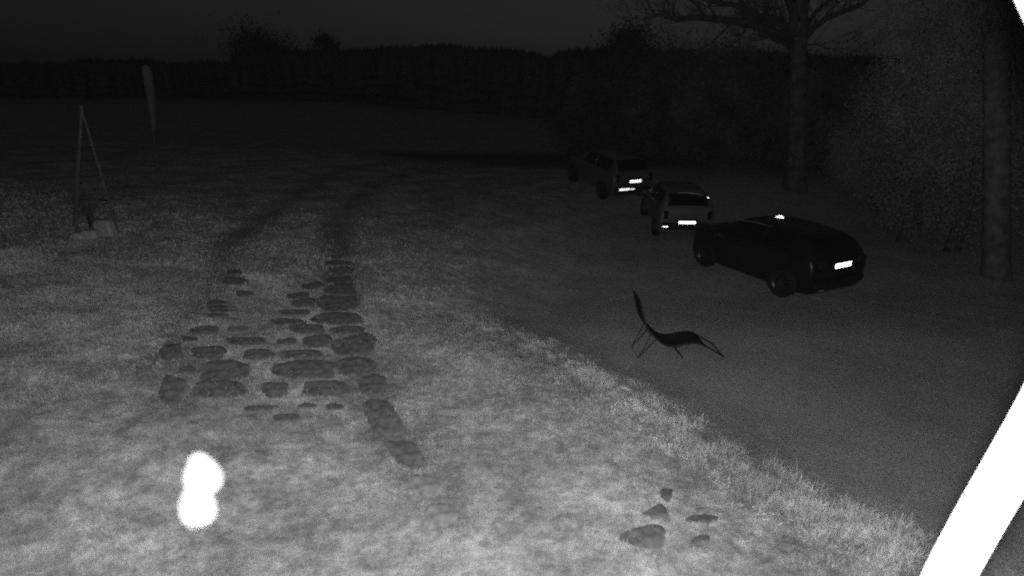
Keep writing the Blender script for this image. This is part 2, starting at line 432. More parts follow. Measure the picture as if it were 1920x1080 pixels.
# far trees standing above the skyline
def far_tree(label, px, ytop, dist, wpx, n=3500):
    p = P_at(px, 171, dist); p[2] = .03*max(0, np.hypot(p[0], p[1])-42)-.2 + 1.0
    top = P_at(px, ytop, dist)[2]; h = top-p[2]; r = wpx/2/F*dist/CP
    root = empty('broadleaf_tree', p, 0, label, 'tree', 'tall trees rising above the forest skyline')
    b = MB(); b.tube([(0, 0, -.5), (0.1, 0, h*.4), (0, .1, h*.8)], [h*.02, h*.015, h*.006], 8); b.build('trunk', M_bark, root)
    pts = clumpy(n, (0, 0, h*.66), (r, r, h*.33), 40, r*.42, .2)
    V, Q = leaves(pts, h*.022); np_mesh('crown', V, Q, M_conifer, root)
far_tree('broad dark tree rising above the left part of the skyline', 515, 52, 150, 130, 7000)
far_tree('small narrow dark tree on the skyline right of the broad one', 622, 54, 160, 44, 2500)
far_tree('dark round-topped tree on the skyline above the farthest car', 1172, 44, 75, 110, 6000)

# dark evergreens behind the cars
for (px, dist, wpx, yt, lab, mm) in [
        (1120, 33, 170, 150, 'low dark shrub behind the farthest car at the field edge', M_leaf),
        (1235, 30, 180, 90, 'dark evergreen bush behind the farthest and middle cars', M_leaf),
        (1330, 27, 170, 92, 'dark ivy-grown bush left of the big bare tree', M_leaf),
        (1425, 29, 170, 98, 'dark bush just behind and left of the bare tree trunk', M_leaf),
        (1530, 26, 175, 112, 'dense black rounded evergreen right of the bare tree trunk', M_leaf)]:
    zt = P_at(px, yt, dist)[2]; b0 = P_at(px, 300, dist); b0[2] = -.1
    r = wpx/2/F*dist/CP*1.12
    bush('evergreen_bush', lab, b0, r, r*.8, zt+.2, 42000, .075, mm, 'evergreen bushes behind the parked cars', nclump=110)

# low shrubs at the foot of the right hand trees
for (px, py, w_, h_, lab) in [(1640, 395, 1.5, 1.7, 'low pale shrub at the foot of the ivy-grown trees, nearest the black car'),
                              (1730, 430, 1.4, 1.5, 'low pale shrub between the black car and the right-hand trunk')]:
    p = Gt(px, py); bush('low_shrub', lab, p, w_, w_*.8, h_, 4500, .05, M_leaf_pale, 'low shrubs under the ivy-grown trees', nclump=50)

# tall ivy-grown trees at the right
for (px, py, dist, r, h, lab) in [(1712, 385, 15.5, 1.75, 9.5, 'tall ivy-grown tree right of the black evergreen, pale leaves down to the ground'),
                              (1800, 420, 14.5, 1.8, 10, 'tall ivy-grown tree directly left of the bare right-hand trunk'),
                              (1960, 430, 13.5, 2.1, 10, 'tall ivy-grown tree right of the bare right-hand trunk, at the picture edge'),
                              (1625, 360, 19.5, 1.2, 4.6, 'slender pale tree just behind the edge of the black evergreen')]:
    p = P_at(px, py, dist); p[2] = float(H(p[0], p[1]))-.05
    root = empty('ivy_grown_tree', p, 0, lab, 'tree', 'ivy-grown trees on the right')
    b = MB(); b.tube([(0, 0, -.3), (.1, .05, h*.3), (-.1, .1, h*.6), (0, 0, h*.95)], [.2, .16, .11, .03], 10); b.build('trunk', M_bark, root)
    pts = clumpy(60000, (-.3, 0, h*.52), (r, r, h*.5), 130, r*.42, .2); pts = pts[pts[:, 2] > .1]
    V, Q = leaves(pts, .034); np_mesh('crown', V, Q, M_leaf_pale, root)
    b = MB()
    for k in range(16):
        z0 = h*random.uniform(.2, .9); a = random.random()*6.28
        branch(b, (0, 0, z0), (math.cos(a), math.sin(a), .5), r*1.3, .035, 2)
    b.build('branch', M_bark, root)

# the big bare tree
dist = 21.5
base = P_at(1492, 350, dist); base[2] = float(H(base[0], base[1]))
root = empty('bare_tree', base, 0, 'big leafless tree with spreading limbs behind the black car', 'tree')
def LP(px, py, dd=0): return Vector(P_at(px, py, dist+dd)-base)
b = MB()
b.tube([Vector((0, 0, -.3)), LP(1492, 320), LP(1494, 250), LP(1496, 180), LP(1497, 100), LP(1497, 40), LP(1499, -20), LP(1502, -120)], [.56, .38, .33, .31, .30, .33, .28, .2], 14)
b.build('trunk', M_trunk, root)
b = MB()
limbs = [([(1490, 85, 0), (1455, 62, -.4), (1420, 48, -.8), (1385, 40, -1), (1345, 36, -1.2), (1300, 32, -1.4), (1270, 38, -1.5), (1240, 27, -1.6), (1205, 36, -1.6)], .19),
         ([(1488, 60, 0), (1450, 35, .4), (1415, 30, .8), (1380, 10, 1.2), (1330, 2, 1.5), (1280, -20, 1.7), (1220, -30, 2)], .16),
         ([(1490, 20, 0), (1470, -30, -.3), (1420, -90, -.6), (1370, -160, -1), (1300, -220, -1)], .2),
         ([(1506, 75, 0), (1525, 52, -.2), (1550, 34, -.5), (1580, 22, -.8), (1615, 8, -1), (1660, -25, -1.4), (1700, -70, -2)], .15),
         ([(1506, 62, 0), (1518, 42, .3), (1530, 20, .5), (1565, -5, .8), (1610, -60, 1.2)], .10),
         ([(1500, 30, 0), (1520, -40, .6), (1560, -130, 1.2), (1600, -220, 1.6)], .2),
         ([(1502, -120, 0), (1495, -220, .3), (1510, -330, .5)], .2),
         ([(1484, 100, 0), (1470, 82, -.3), (1440, 72, -.5), (1400, 78, -.7)], .06),
         ([(1512, 85, 0), (1530, 82, -.2), (1555, 95, -.3)], .03)]
for pts, r0 in limbs:
    q = [LP(*p) for p in pts]; n = len(q)
    b.tube(q, [r0*(1-.8*i/(n-1)) for i in range(n)], 8, cap=False)
    for i in range(1, n):
        for k in range(2 if pts[1][0] > 1510 else 4):
            rr = r0*(1-.8*i/(n-1))
            dv = (q[i]-q[i-1]).normalized()
            nd = (dv+Vector((random.uniform(-1, 1), random.uniform(-1, 1), random.uniform(-.5, 1.1)))*.8)
            branch(b, q[i-1].lerp(q[i], random.random()), nd, random.uniform(.7, 1.9), max(rr*.38, .014), 3, .75, .3, .32)
b.build('crown', M_bark, root)

# right hand trunk
b0 = Gt(1868, 520); dd = b0[1]
root = empty('tree', b0, 0, 'straight pale bare trunk at the right edge beside the black car', 'tree')
def LQ(px, py): return Vector(P_at(px, py, dd)-b0)
b = MB(); b.tube([Vector((0.02, 0, -.3)), LQ(1867, 515), LQ(1868, 480), LQ(1869, 300), LQ(1868, 100), LQ(1862, -60), LQ(1850, -260)], [.40, .31, .26, .24, .22, .2, .17], 16)
b.build('trunk', M_bark_pale, root)
b = MB()
for (py, sx) in [(30, -1), (-40, 1), (-90, -1), (-140, 1), (-200, -1), (-250, 1), (-255, -.2), (90, -1)]:
    branch(b, LQ(1866, py), (sx, random.uniform(-.5, .5), .7), random.uniform(2.2, 3.4), .07, 3, .6, .5)
for k in range(46):
    p0 = LQ(1868, random.uniform(-180, 210))+Vector((random.uniform(-1.9, .9), random.uniform(-1.1, -.3), 0))
    q = [p0]; dd_ = Vector((random.uniform(-.5, .5), random.uniform(-.2, .2), -.6)); Lb = random.uniform(1.2, 2.6)
    for i in range(7):
        dd_ = (dd_+Vector((random.uniform(-.15, .15), random.uniform(-.1, .1), -.18))).normalized(); q.append(q[-1]+dd_*Lb/7)
        if i > 0:
            for _ in range(2):
                e = Vector((random.uniform(-1, 1), random.uniform(-.5, .5), random.uniform(-1, .1))).normalized()*random.uniform(.15, .4)
                b.tube([q[-1], q[-1]+e*.5, q[-1]+e+Vector((0, 0, -.05))], [.004, .003, .002], 3, cap=False)
    b.tube(q, [.011-.001*i for i in range(8)], 4, cap=False)
b.build('crown', M_bark_pale, root)

# ------------------------------------------------------------------ turf
def pip(x, y, poly):
    inside = np.zeros(x.shape, bool); n = len(poly)
    for i in range(n):
        x0, y0 = poly[i]; x1, y1 = poly[(i+1) % n]
        c = ((y0 > y) != (y1 > y)) & (x < (x1-x0)*(y-y0)/(y1-y0+1e-12)+x0)
        inside ^= c
    return inside
# flat stones: photo centre x, y, width, height, tilt (deg), label tail
ST = [
 (323, 733, 44, 50, 20, 'upright oval one at the left end of the front row, nearest the house'),
 (411, 731, 98, 30, 0, 'wide one second from the left in the front row'),
 (516, 731, 48, 26, 0, 'squarish one in the middle of the front row'),
 (611, 729, 86, 27, -5, 'long one second from the right in the front row'),
 (700, 720, 48, 32, 0, 'squarish one at the right end of the front row'),
 (351, 695, 30, 15, -15, 'small one at the left end of the second row'),
 (420, 696, 90, 36, -3, 'big domed one in the left half of the second row'),
 (573, 693, 112, 31, 0, 'very long one in the middle of the second row'),
 (668, 687, 70, 30, -10, 'rounded one at the right end of the second row'),
 (321, 661, 44, 28, -18, 'darkest one at the far left of the third row'),
 (393, 662, 62, 23, -5, 'oval one second from the left in the third row'),
 (485, 665, 55, 18, 0, 'plain oval one in the middle of the third row'),
 (565, 665, 78, 16, 0, 'narrow long one in the right half of the third row'),
 (665, 647, 80, 33, -8, 'large dark one with a rounded right end, right of the third row'),
 (355, 637, 26, 9, 0, 'tiny one at the left end of the fourth row'),
 (461, 640, 72, 14, 0, 'thin long one in the left half of the fourth row'),
 (538, 641, 36, 12, -8, 'small one in the middle of the fourth row'),
 (596, 640, 52, 22, -14, 'slanted one in the right half of the fourth row'),
 (653, 620, 62, 14, 0, 'bar-shaped one directly above the large rounded dark one'),
 (385, 620, 52, 14, 0, 'lens-shaped dark one alone above the left end of the fourth row'),
 (446, 618, 38, 12, -10, 'faint one half lost in grass right of the lens-shaped one'),
 (577, 617, 66, 16, 8, 'slanting one between the fourth and the sixth row, middle'),
 (540, 604, 68, 11, 3, 'thin one in the middle of the sixth row'),
 (633, 598, 78, 16, 0, 'wide bar at the right end of the sixth row'),
 (408, 592, 34, 6, 0, 'sliver at the lower end of the short left-hand stack'),
 (553, 586, 48, 8, 3, 'thin sliver above the middle of the sixth row'),
 (411, 583, 32, 5, 0, 'second sliver from below in the short left-hand stack'),
 (409, 576, 32, 5, 0, 'second sliver from the top of the short left-hand stack'),
 (408, 568, 34, 6, 0, 'topmost sliver of the short left-hand stack'),
 (458, 551, 26, 8, 0, 'small lone one far up the left side'),
 (441, 528, 40, 11, 0, 'dark wedge second farthest on the left side'),
 (440, 511, 22, 7, 0, 'tiny one farthest up the left side'),
 (633, 569, 64, 21, 0, 'big dark block in the right-hand column'),
 (571, 568, 38, 12, -15, 'slanted one left of the big dark block'),
 (560, 555, 34, 9, -12, 'thin slanted one left of the right-hand column, halfway up'),
 (586, 536, 34, 9, -18, 'thin slanted one left of the upper right-hand column'),
 (640, 543, 48, 16, -3, 'rounded one in the upper right-hand column'),
 (637, 526, 40, 9, -5, 'thin one third from the far end of the right-hand column'),
 (640, 507, 40, 9, 0, 'thin one second from the far end of the right-hand column'),
 (634, 494, 42, 7, 0, 'farthest one of the right-hand column, where the wheel track begins'),
 (336, 780, 30, 24, -10, 'faint one below the upright oval at the left'),
 (490, 766, 62, 11, -8, 'thin slanting one just below the front row, middle'),
 (577, 762, 36, 9, 0, 'small one below the front row, under the long one'),
 (627, 764, 30, 12, 0, 'small round one below the front row, at the right'),
 (538, 784, 50, 14, -5, 'lowest thin one below the middle of the front row')]
ST2 = [  # explicit outlines
 ([(676, 752), (700, 746), (732, 750), (748, 780), (768, 818), (744, 826), (712, 822), (694, 804), (682, 778)], 'largest one of the tail leading down to the right, first below the rows'),
 ([(716, 824), (746, 827), (774, 826), (794, 850), (802, 876), (780, 884), (752, 878), (734, 856)], 'second one down the tail leading to the lower right'),
 ([(760, 896), (792, 886), (822, 896), (832, 920), (812, 934), (776, 928)], 'faint third one down the tail leading to the lower right'),
 ([(792, 952), (820, 940), (852, 948), (862, 972), (836, 990), (800, 984)], 'faint lowest one of the tail leading to the lower right'),
 ([(1155, 1006), (1190, 988), (1236, 981), (1249, 992), (1248, 1016), (1240, 1030), (1205, 1028), (1170, 1020)], 'large wedge-shaped one showing through grass at the bottom right'),
 ([(1197, 966), (1220, 952), (1240, 942), (1252, 956), (1254, 970), (1245, 976), (1225, 970)], 'smaller wedge-shaped one just above the large wedge'),
 ([(1232, 918), (1262, 914), (1262, 926), (1256, 942), (1244, 940)], 'small dark one at the top of the bottom-right cluster'),
 ([(1282, 972), (1300, 965), (1335, 965), (1352, 971), (1340, 978), (1325, 986), (1312, 979), (1290, 980)], 'flat crescent-shaped one right of the wedges'),
 ([(1293, 1013), (1310, 1003), (1328, 1002), (1334, 1012), (1318, 1020), (1300, 1022)], 'small blunt one right of the large wedge')]
polys = []
for (cx_, cy_, ww, hh, ti, lab) in ST:
    pl = []; n = 18; e = .72; c_, s_ = math.cos(R(ti)), math.sin(R(ti)); ph = random.random()*6
    for k in range(n):
        a = 2*math.pi*k/n; ca, sa = math.cos(a), math.sin(a)
        rr = 1+.07*math.sin(3*a+ph)+.05*math.sin(5*a+ph*2)
        ex = math.copysign(abs(ca)**e, ca)*ww/2*rr; ey = math.copysign(abs(sa)**e, sa)*hh/2*rr
        x_ = cx_+ex*c_-ey*s_*(1 if hh > 30 else .3); y_ = cy_+ex*s_*(1 if hh > 30 else .25)+ey*c_
        pl.append(Gt(cx_+(x_-cx_)*(1.12 if cy_ > 600 else 1.3), cy_+(y_-cy_)*(1.2 if cy_ > 600 else 1.55))[:2])
    polys.append((np.array(pl), lab, 'stones'))
def chaikin(p):
    p = np.array(p, float)
    for _ in range(2):
        q = np.roll(p, -1, 0); p = np.stack([.75*p+.25*q, .25*p+.75*q], 1).reshape(-1, 2)
    return p+RNG.normal(0, .6, p.shape)
for pts, lab in ST2:
    pts = chaikin(pts)
    polys.append((np.array([Gt(x_, y_)[:2] for x_, y_ in pts]), lab, 'cluster'))
for pl, lab, g in polys:
    if np.cross(pl[1]-pl[0], pl[2]-pl[1]) < 0: pl[:] = pl[::-1].copy()
    c = pl.mean(0); z0 = float(H(c[0], c[1])); n = len(pl)
    vs = []
    for sc_, dz in ((1.03, -.10), (1.0, -.002), (.95, .004), (.6, .006)):
        for p in pl:
            q = (p-c)*sc_; vs.append((q[0], q[1], float(H(c[0]+q[0], c[1]+q[1]))-z0+dz+random.uniform(-.001, .001)))
    vs.append((0, 0, .006)); fs = []
    for k in range(3):
        for i in range(n): j = (i+1) % n; fs.append((k*n+i, k*n+j, (k+1)*n+j, (k+1)*n+i))
    for i in range(n): fs.append((3*n+i, 3*n+(i+1) % n, 4*n))
    o = np_mesh('paving_stone', vs, fs, M_mossy if 'faint' in lab else M_stone, smooth=True, loc=(c[0], c[1], z0))
    tag(o, lab, 'paving stone', 'flat stones set in the turf')

def grass(N, ylo, yhi, hgt, wid, keep=None, seg=1, lean=.6, regionx=1.15):
    y = RNG.uniform(ylo, yhi, N); x = RNG.uniform(-1, 1, N)*(y*regionx+1.2)
    d = edge_dist(x, y)+wobble(x*3, y*3)*.22+RNG.normal(0, .14, N)
    ok = (d < -.12+RNG.exponential(.22, N)*(d > -.2)*(y < 10)) & (RNG.random(N) > sstep(9, 15.5, y))
    for T in TRACKS: ok &= polyline_dist(x, y, T) > RNG.uniform(.1, .5, N)
    for T in COLUMNS: ok &= polyline_dist(x, y, T)+wobble(x*5, y*5)*.2 > RNG.uniform(-.35, .4, N)
    for pl, _, _g in polys:
        mn = pl.min(0); mx_ = pl.max(0); near = (x > mn[0]) & (x < mx_[0]) & (y > mn[1]) & (y < mx_[1])
        if near.any():
            k = np.where(near)[0]; ins = pip(x[k], y[k], (pl-pl.mean(0))*.93+pl.mean(0)) & (RNG.random(len(k)) > .06); ok[k[ins]] = False
    if keep is not None: ok &= keep(x, y)
    x = x[ok]; y = y[ok]; n = len(x); z = H(x, y)-.01
    pn = (wobble(x*1.3+3, y*1.3)+1)*.5
    h = hgt*RNG.uniform(.45, 1.3, n)*(.55+.9*np.clip(pn, 0, 1)); a = RNG.uniform(0, 2*np.pi, n); wd = wid*RNG.uniform(.6, 1.4, n)
    l = RNG.uniform(.1, lean, n)*h; b = a+np.pi/2+RNG.normal(0, .5, n)
    sx, sy = np.cos(a)*wd/2, np.sin(a)*wd/2; lx, ly = np.cos(b)*l, np.sin(b)*l
    B0 = np.stack([x-sx, y-sy, z], -1); B1 = np.stack([x+sx, y+sy, z], -1)
    M0 = np.stack([x-sx*.8+lx*.4, y-sy*.8+ly*.4, z+h*.6], -1); M1 = np.stack([x+sx*.8+lx*.4, y+sy*.8+ly*.4, z+h*.6], -1)
    T = np.stack([x+lx, y+ly, z+h], -1)
    V = np.stack([B0, B1, M1, M0, T], 1).reshape(-1, 3); i = np.arange(n)[:, None]*5
    return V, np.concatenate([i+[0, 1, 2], i+[0, 2, 3], i+[3, 2, 4]], 0)
parts = [grass(190000, 1.9, 5.2, .034, .006), grass(190000, 5.0, 9.0, .036, .009), grass(110000, 8.8, 16, .045, .016)]
V = np.vstack([p[0] for p in parts]); off = 0; Q = []
for p in parts: Q.append(p[1]+off); off += len(p[0])
tag(np_mesh('grass', V, np.vstack(Q), M_blade), 'short mottled turf covering the bank and the lawn around the flat stones', 'grass', kind='stuff')

# long grass and weeds fringing the edge of the bank
NC = 620; t = RNG.uniform(0, 1, NC)**1.15; seg = EDGE[1:6]; cum = np.linspace(0, 1, len(seg))
bx = np.interp(t, cum, seg[:, 0]); by = np.interp(t, cum, seg[:, 1]); nrm = np.array([-.76, -.65])
inw = np.abs(RNG.normal(0, .45, NC))-.10-.55*RNG.random(NC)**2
ccx = bx+nrm[0]*inw+RNG.normal(0, .06, NC); ccy = by+nrm[1]*inw+RNG.normal(0, .06, NC); ch = RNG.uniform(.5, 1.35, NC)*(1-.35*(inw > .3))*(1-.5*t**2)
N = 36000; k = RNG.integers(0, NC, N); sp = RNG.uniform(.03, .09, NC)[k]; ox = RNG.normal(0, 1, N)*sp; oy = RNG.normal(0, 1, N)*sp
x = ccx[k]+ox; y = ccy[k]+oy; cl = ch[k]; out_a = np.arctan2(oy, ox)
ok = np.ones(N, bool)
for pl, _, _g in polys:
    ok &= ~(pip(x, y, pl) & (RNG.random(N) > .15))
out_a = out_a[ok]
x, y = x[ok], y[ok]; cl = cl[ok]; n = len(x); z = H(x, y)-.02
h = RNG.uniform(.04, .13, n)*cl; tall = RNG.random(n) < .03; h[tall] *= 2.2
b_ = out_a+RNG.normal(0, .7, n); a = b_+np.pi/2+RNG.normal(0, .6, n); wd = RNG.uniform(.003, .006, n); l = h*RNG.uniform(.2, .95, n)
S = []
for f, wf in ((0, 1), (.35, .95), (.7, .7)):
    for s in (-1, 1):
        S.append(np.stack([x+s*np.cos(a)*wd/2*wf+np.cos(b_)*l*f*f, y+s*np.sin(a)*wd/2*wf+np.sin(b_)*l*f*f, z+h*(f-.12*f*f)], -1))
S.append(np.stack([x+np.cos(b_)*l, y+np.sin(b_)*l, z+h*.86], -1))
V = np.stack(S, 1).reshape(-1, 3); i = np.arange(n)[:, None]*7
Q = np.concatenate([i+[0, 1, 3], i+[0, 3, 2], i+[2, 3, 5], i+[2, 5, 4], i+[4, 5, 6]], 0)
tag(np_mesh('long_grass', V, Q, M_tall), 'long pale grass fringing the edge of the bank above the parking area', 'grass', kind='stuff')
# leafy weeds in the fringe
N = 3600; t = RNG.uniform(.0, .62, N); bx = np.interp(t, cum, seg[:, 0]); by = np.interp(t, cum, seg[:, 1]); inw = RNG.uniform(-.0, .55, N)
x = bx+nrm[0]*inw; y = by+nrm[1]*inw; ok = np.sin(x*11+2)*np.sin(y*12.3) > -.15
for pl, _, _g in polys: ok &= ~pip(x, y, pl)
x, y = x[ok], y[ok]; z = H(x, y)+RNG.uniform(.02, .12, len(x))
V, Q = leaves(np.stack([x, y, z], -1), .014)
tag(np_mesh('weeds', V, Q, M_tall), 'low leafy weeds mixed into the long grass on the bank edge', 'weeds', kind='stuff')
# sparse tufts on the parking area
N = 130000; y = RNG.uniform(2.2, 15, N); x = RNG.uniform(-1, 1, N)*(y*1.15+1.5)
d = edge_dist(x, y); ok = (d > .1) & (wobble(x*2.2, y*2.2) > RNG.uniform(-.6, .7, N)); x, y = x[ok], y[ok]; n = len(x); z = H(x, y)-.003
h = RNG.uniform(.01, .04, n); a = RNG.uniform(0, 6.28, n); wd = .007
V = np.stack([np.stack([x-np.cos(a)*wd, y-np.sin(a)*wd, z], -1), np.stack([x+np.cos(a)*wd, y+np.sin(a)*wd, z], -1), np.stack([x+np.sin(a)*h*.5, y+np.cos(a)*h*.5, z+h], -1)], 1).reshape(-1, 3)
M_sparse = blade_mat('sparse_grass', .26)
tag(np_mesh('sparse_grass', V, np.arange(3*n).reshape(-1, 3), M_sparse), 'thin short grass growing through the parking area', 'grass', kind='stuff')

# ------------------------------------------------------------------ cars
def crom(P, sub):
    P = np.asarray(P, float); out = []
    n = len(P)
    for i in range(n-1):
        p0 = P[max(i-1, 0)]; p1 = P[i]; p2 = P[i+1]; p3 = P[min(i+2, n-1)]
        for k in range(sub):
            t = k/sub
            q = .5*((2*p1)+(-p0+p2)*t+(2*p0-5*p1+4*p2-p3)*t*t+(-p0+3*p1-3*p2+p3)*t**3)
            out.append(q)
    out.append(P[-1]); return np.array(out)
SUB = 6
def car(name, label, loc, rz, paint, st, wheel_x, wr, rear_win, side_wins, screen, track_w, extras, cat='car'):
    """st: stations from tail to nose (x, z_bottom, z_belt, z_top, w_sill, w_belt, w_top)"""
    root = empty(name, loc, rz, label, cat, 'cars parked on the drive')
    rings = []
    for (x, zb, zm, zt, ws, wb, wt) in st:
        k = min(1, (zt-zm)/.3)
        rings.append([(x, 0, zb), (x, .85*ws, zb), (x, ws, zb+.10), (x, (ws+wb)/2+.025, (zb+zm)*.52), (x, wb, zm),
                      (x, wb+(wt-wb)*.5+.012*k, zm+(zt-zm)*.52), (x, wt, zt-.05*k-.005), (x, wt*.72, zt-.006), (x, 0, zt+.004)])
    A = crom(np.array(rings), SUB)                        # along the car
    A = np.swapaxes(crom(np.swapaxes(A, 0, 1), SUB), 0, 1)  # round the section
    half = A; mir = A[:, ::-1].copy(); mir[..., 1] *= -1
    P = np.concatenate([half, mir[:, 1:]], 1); ni, nj = P.shape[:2]
    gi = np.gradient(P, axis=0); gj = np.gradient(P, axis=1); N = np.cross(gj, gi); N /= np.linalg.norm(N, axis=2)[..., None]+1e-9
    mid = P.mean((0, 1))
    if ((P-mid)*N).sum() < 0: N = -N
    idx = np.arange(ni*nj).reshape(ni, nj)
    q = [tuple(r) for r in np.stack([idx[:-1, :-1], idx[1:, :-1], idx[1:, 1:], idx[:-1, 1:]], -1).reshape(-1, 4)]
    q.append(tuple(idx[0, :-1])); q.append(tuple(idx[-1, :-1][::-1]))
    body = np_mesh('body', P.reshape(-1, 3), q, paint, root, smooth=True)
    try: body.data.set_sharp_from_angle(angle=R(50))
    except Exception: pass
    def patch(nm, i0, i1, j0, j1, m=M_glass, off=.004, par=root):
        i0, i1, j0, j1 = [int(round(v*SUB)) for v in (i0, i1, j0, j1)]
        S = P[i0:i1+1, j0:j1+1]+N[i0:i1+1, j0:j1+1]*off
        S2 = P[i0:i1+1, j0:j1+1]-N[i0:i1+1, j0:j1+1]*.004
        a, b2 = S.shape[:2]; ii = np.arange(a*b2).reshape(a, b2); fs = [tuple(r) for r in np.stack([ii[:-1, :-1], ii[1:, :-1], ii[1:, 1:], ii[:-1, 1:]], -1).reshape(-1, 4)]
        rim = list(ii[0, :])+list(ii[1:, -1])+list(ii[-1, -2::-1])+list(ii[-2:0:-1, 0]); o_ = a*b2
        fs += [(rim[k], rim[(k+1) % len(rim)], rim[(k+1) % len(rim)]+o_, rim[k]+o_) for k in range(len(rim))]
        return np_mesh(nm, np.concatenate([S.reshape(-1, 3), S2.reshape(-1, 3)]), fs, m, par, smooth=False)
    J = 16
    patch('rear_window', rear_win[0], rear_win[1], 6.35, J-6.35)
    patch('windscreen', screen[0], screen[1], 6.35, J-6.35)
    for (a_, b_) in side_wins:
        patch('window', a_, b_, 4.25, 5.8); patch('window', a_, b_, J-5.8, J-4.25)
    Wm = track_w
    for wx in wheel_x:
        for s in (-1, 1):
            arch = MB(); arch.lathe([(.0, -.02), (wr*1.17, -.02), (wr*1.17, .035), (wr*1.10, .045), (wr*1.06, .0), (0, .0)], (0, 0, 0), 'y', 28)
            if s < 0: arch.v = [(p[0], -p[1], p[2]) for p in arch.v]
            arch.v = [(p[0]+wx, p[1]+s*(Wm+.0), max(p[2]+wr, .16)) for p in arch.v]
            arch.build('wheel_arch', M_plastic, root)
            t = MB(); t.lathe([(wr*.66, -.10), (wr*.93, -.105), (wr, -.07), (wr, .07), (wr*.93, .10), (wr*.68, .095), (wr*.64, .07)], (wx, s*(Wm-.03), wr), 'y', 28); 
            if s < 0: t.v = [(p[0], 2*s*(Wm-.03)-p[1], p[2]) for p in t.v]
            wh = t.build('wheel', M_rubber, root)
            r = MB(); r.lathe([(0, .055), (wr*.14, .06), (wr*.16, .045)], (0, 0, 0), 'y', 14); r.lathe([(wr*.56, .05), (wr*.64, .075), (wr*.67, .06), (wr*.64, .03), (0, .01)], (0, 0, 0), 'y', 28)
            for k in range(7):
                an = 2*math.pi*k/7; r.box((math.cos(an)*wr*.36, .05, math.sin(an)*wr*.36), (wr*.56, .018, wr*.11), Matrix.Rotation(-an, 3, 'Y'))
            r.v = [(p[0]+wx, s*(Wm-.03+p[1]), p[2]+wr) for p in r.v]
            r.build('rim', M_alloy, wh)
    for s in (-1, 1):
        m_ = MB(); mx_, mz_ = extras['mirror']; m_.box((mx_, s*(Wm+.09), mz_), (.12, .2, .13), None, .03); m_.box((mx_+.03, s*(Wm-.02), mz_-.05), (.05, .1, .04)); m_.build('wing_mirror', paint, root)
        for hx in extras['handles']:
            h_ = MB(); h_.box((hx, s*(Wm+.012), extras['hz']), (.17, .02, .025), None, .006); h_.build('door_handle', paint, root)
        ly, lz, lw, lh = extras['tail']
        tl = MB(); tl.box((-.0, s*ly, lz), (.07, lw, lh), None, .015); tl.box((.09, s*(ly+lw*.42), lz), (.20, .035, lh*.8), None, .008)
        tl.build('tail_light', M_plastic if extras.get('darktail') else M_glass, root)
        hb = MB(); hb.box((st[-1][0]-.10, s*(st[-1][5]-.14), st[-1][2]-.02), (.22, .26, .13), None, .03); hb.build('headlight', M_glass, root)
    pz, pw, ph = extras['plate']; py_ = extras.get('py', 0)
    o = MB(); o.box((-.034, py_, pz), (.012, pw, ph), None, .004); o.build('number_plate', M_plate, root)
    o = MB(); o.box((-.012, py_, pz), (.04, pw+.14, ph+.09), None, .012); o.build('plate_recess', M_plastic, root)
    o = MB(); bz, bh, bw_ = extras['bumper']; o.box((.02, 0, bz), (.16, bw_, bh), None, .05); o.build('rear_bumper', extras.get('bm', paint), root)
    for (ry, rzv, rw, rh, mm) in extras['refl']:
        o = MB(); o.box((-.066, ry, rzv), (.014, rw, rh), None, .004); o.build('reflector', mm, root)
    o = MB(); wx_, wz_ = extras['wiper']; o.tube([(wx_-.03, 0, wz_), (wx_+.01, .18, wz_+.05), (wx_+.03, .36, wz_+.06)], .009, 6); o.build('rear_wiper', M_plastic, root)
    return root

# near: black hatch, seen from its rear left corner.  x runs tail -> nose, +y is the car's left side
st_black = [(0, .32, .66, .80, .74, .78, .66), (.03, .27, .78, .98, .81, .86, .72), (.14, .22, .92, 1.17, .85, .89, .72), (.34, .21, .96, 1.35, .87, .90, .68), (.72, .2, .97, 1.46, .87, .90, .63),
            (1.3, .19, .97, 1.50, .87, .90, .60), (2.0, .19, .96, 1.50, .87, .90, .59), (2.6, .19, .96, 1.41, .87, .90, .57), (3.12, .19, .98, 1.17, .87, .89, .64), (3.55, .18, .95, 1.07, .86, .88, .72), (3.86, .19, .88, 1.0, .83, .85, .72), (3.98, .24, .76, .88, .74, .76, .62)]
pr = Gt(1459, 553); pf = Gt(1337, 500)
ang = math.atan2(pf[1]-pr[1], pf[0]-pr[0])
print('BLANG', math.degrees(ang), pr, pf); BL_ANG = R(114)
st_black = [(q[0]*.92,)+q[1:] for q in st_black]; BL_S = 1.0
ca, sa = math.cos(BL_ANG), math.sin(BL_ANG)
locb = (pr[0]-(ca*.75-sa*.84), pr[1]-(sa*.75+ca*.84), float(H(pr[0]+.7, pr[1]+.5)))
black = car('parked_car', 'black hatchback nearest the camera, showing its left side and rear', locb, BL_ANG, M_paint_dark, st_black, (.70, 3.08), .33, (2.15, 3.9), [(4.1, 5.3), (5.45, 6.8)], (6.9, 7.9), .875,
    dict(mirror=(2.72, .98), handles=(1.15, 2.0), hz=.86, tail=(.63, .92, .24, .16), plate=(.86, .52, .115), bumper=(.48, .22, 1.62), refl=[(.60, .36, .15, .03, M_reflector_dim), (-.78, .42, .04, .04, M_reflector_dim)], wiper=(.13, 1.12), darktail=True))
glint = MB(); glint.add([(.0, .0, 0), (.2, -.03, 0), (.2, .03, 0), (.03, 0, .07), (.1, 0, .06), (.0, -.02, 0), (.0, .02, 0)], [(5, 6, 3), (6, 2, 4, 3), (2, 1, 4), (1, 5, 3, 4), (5, 1, 2, 6)])
glint.ell((.06, 0, .0), (.10, .045, .05), 16, 10)
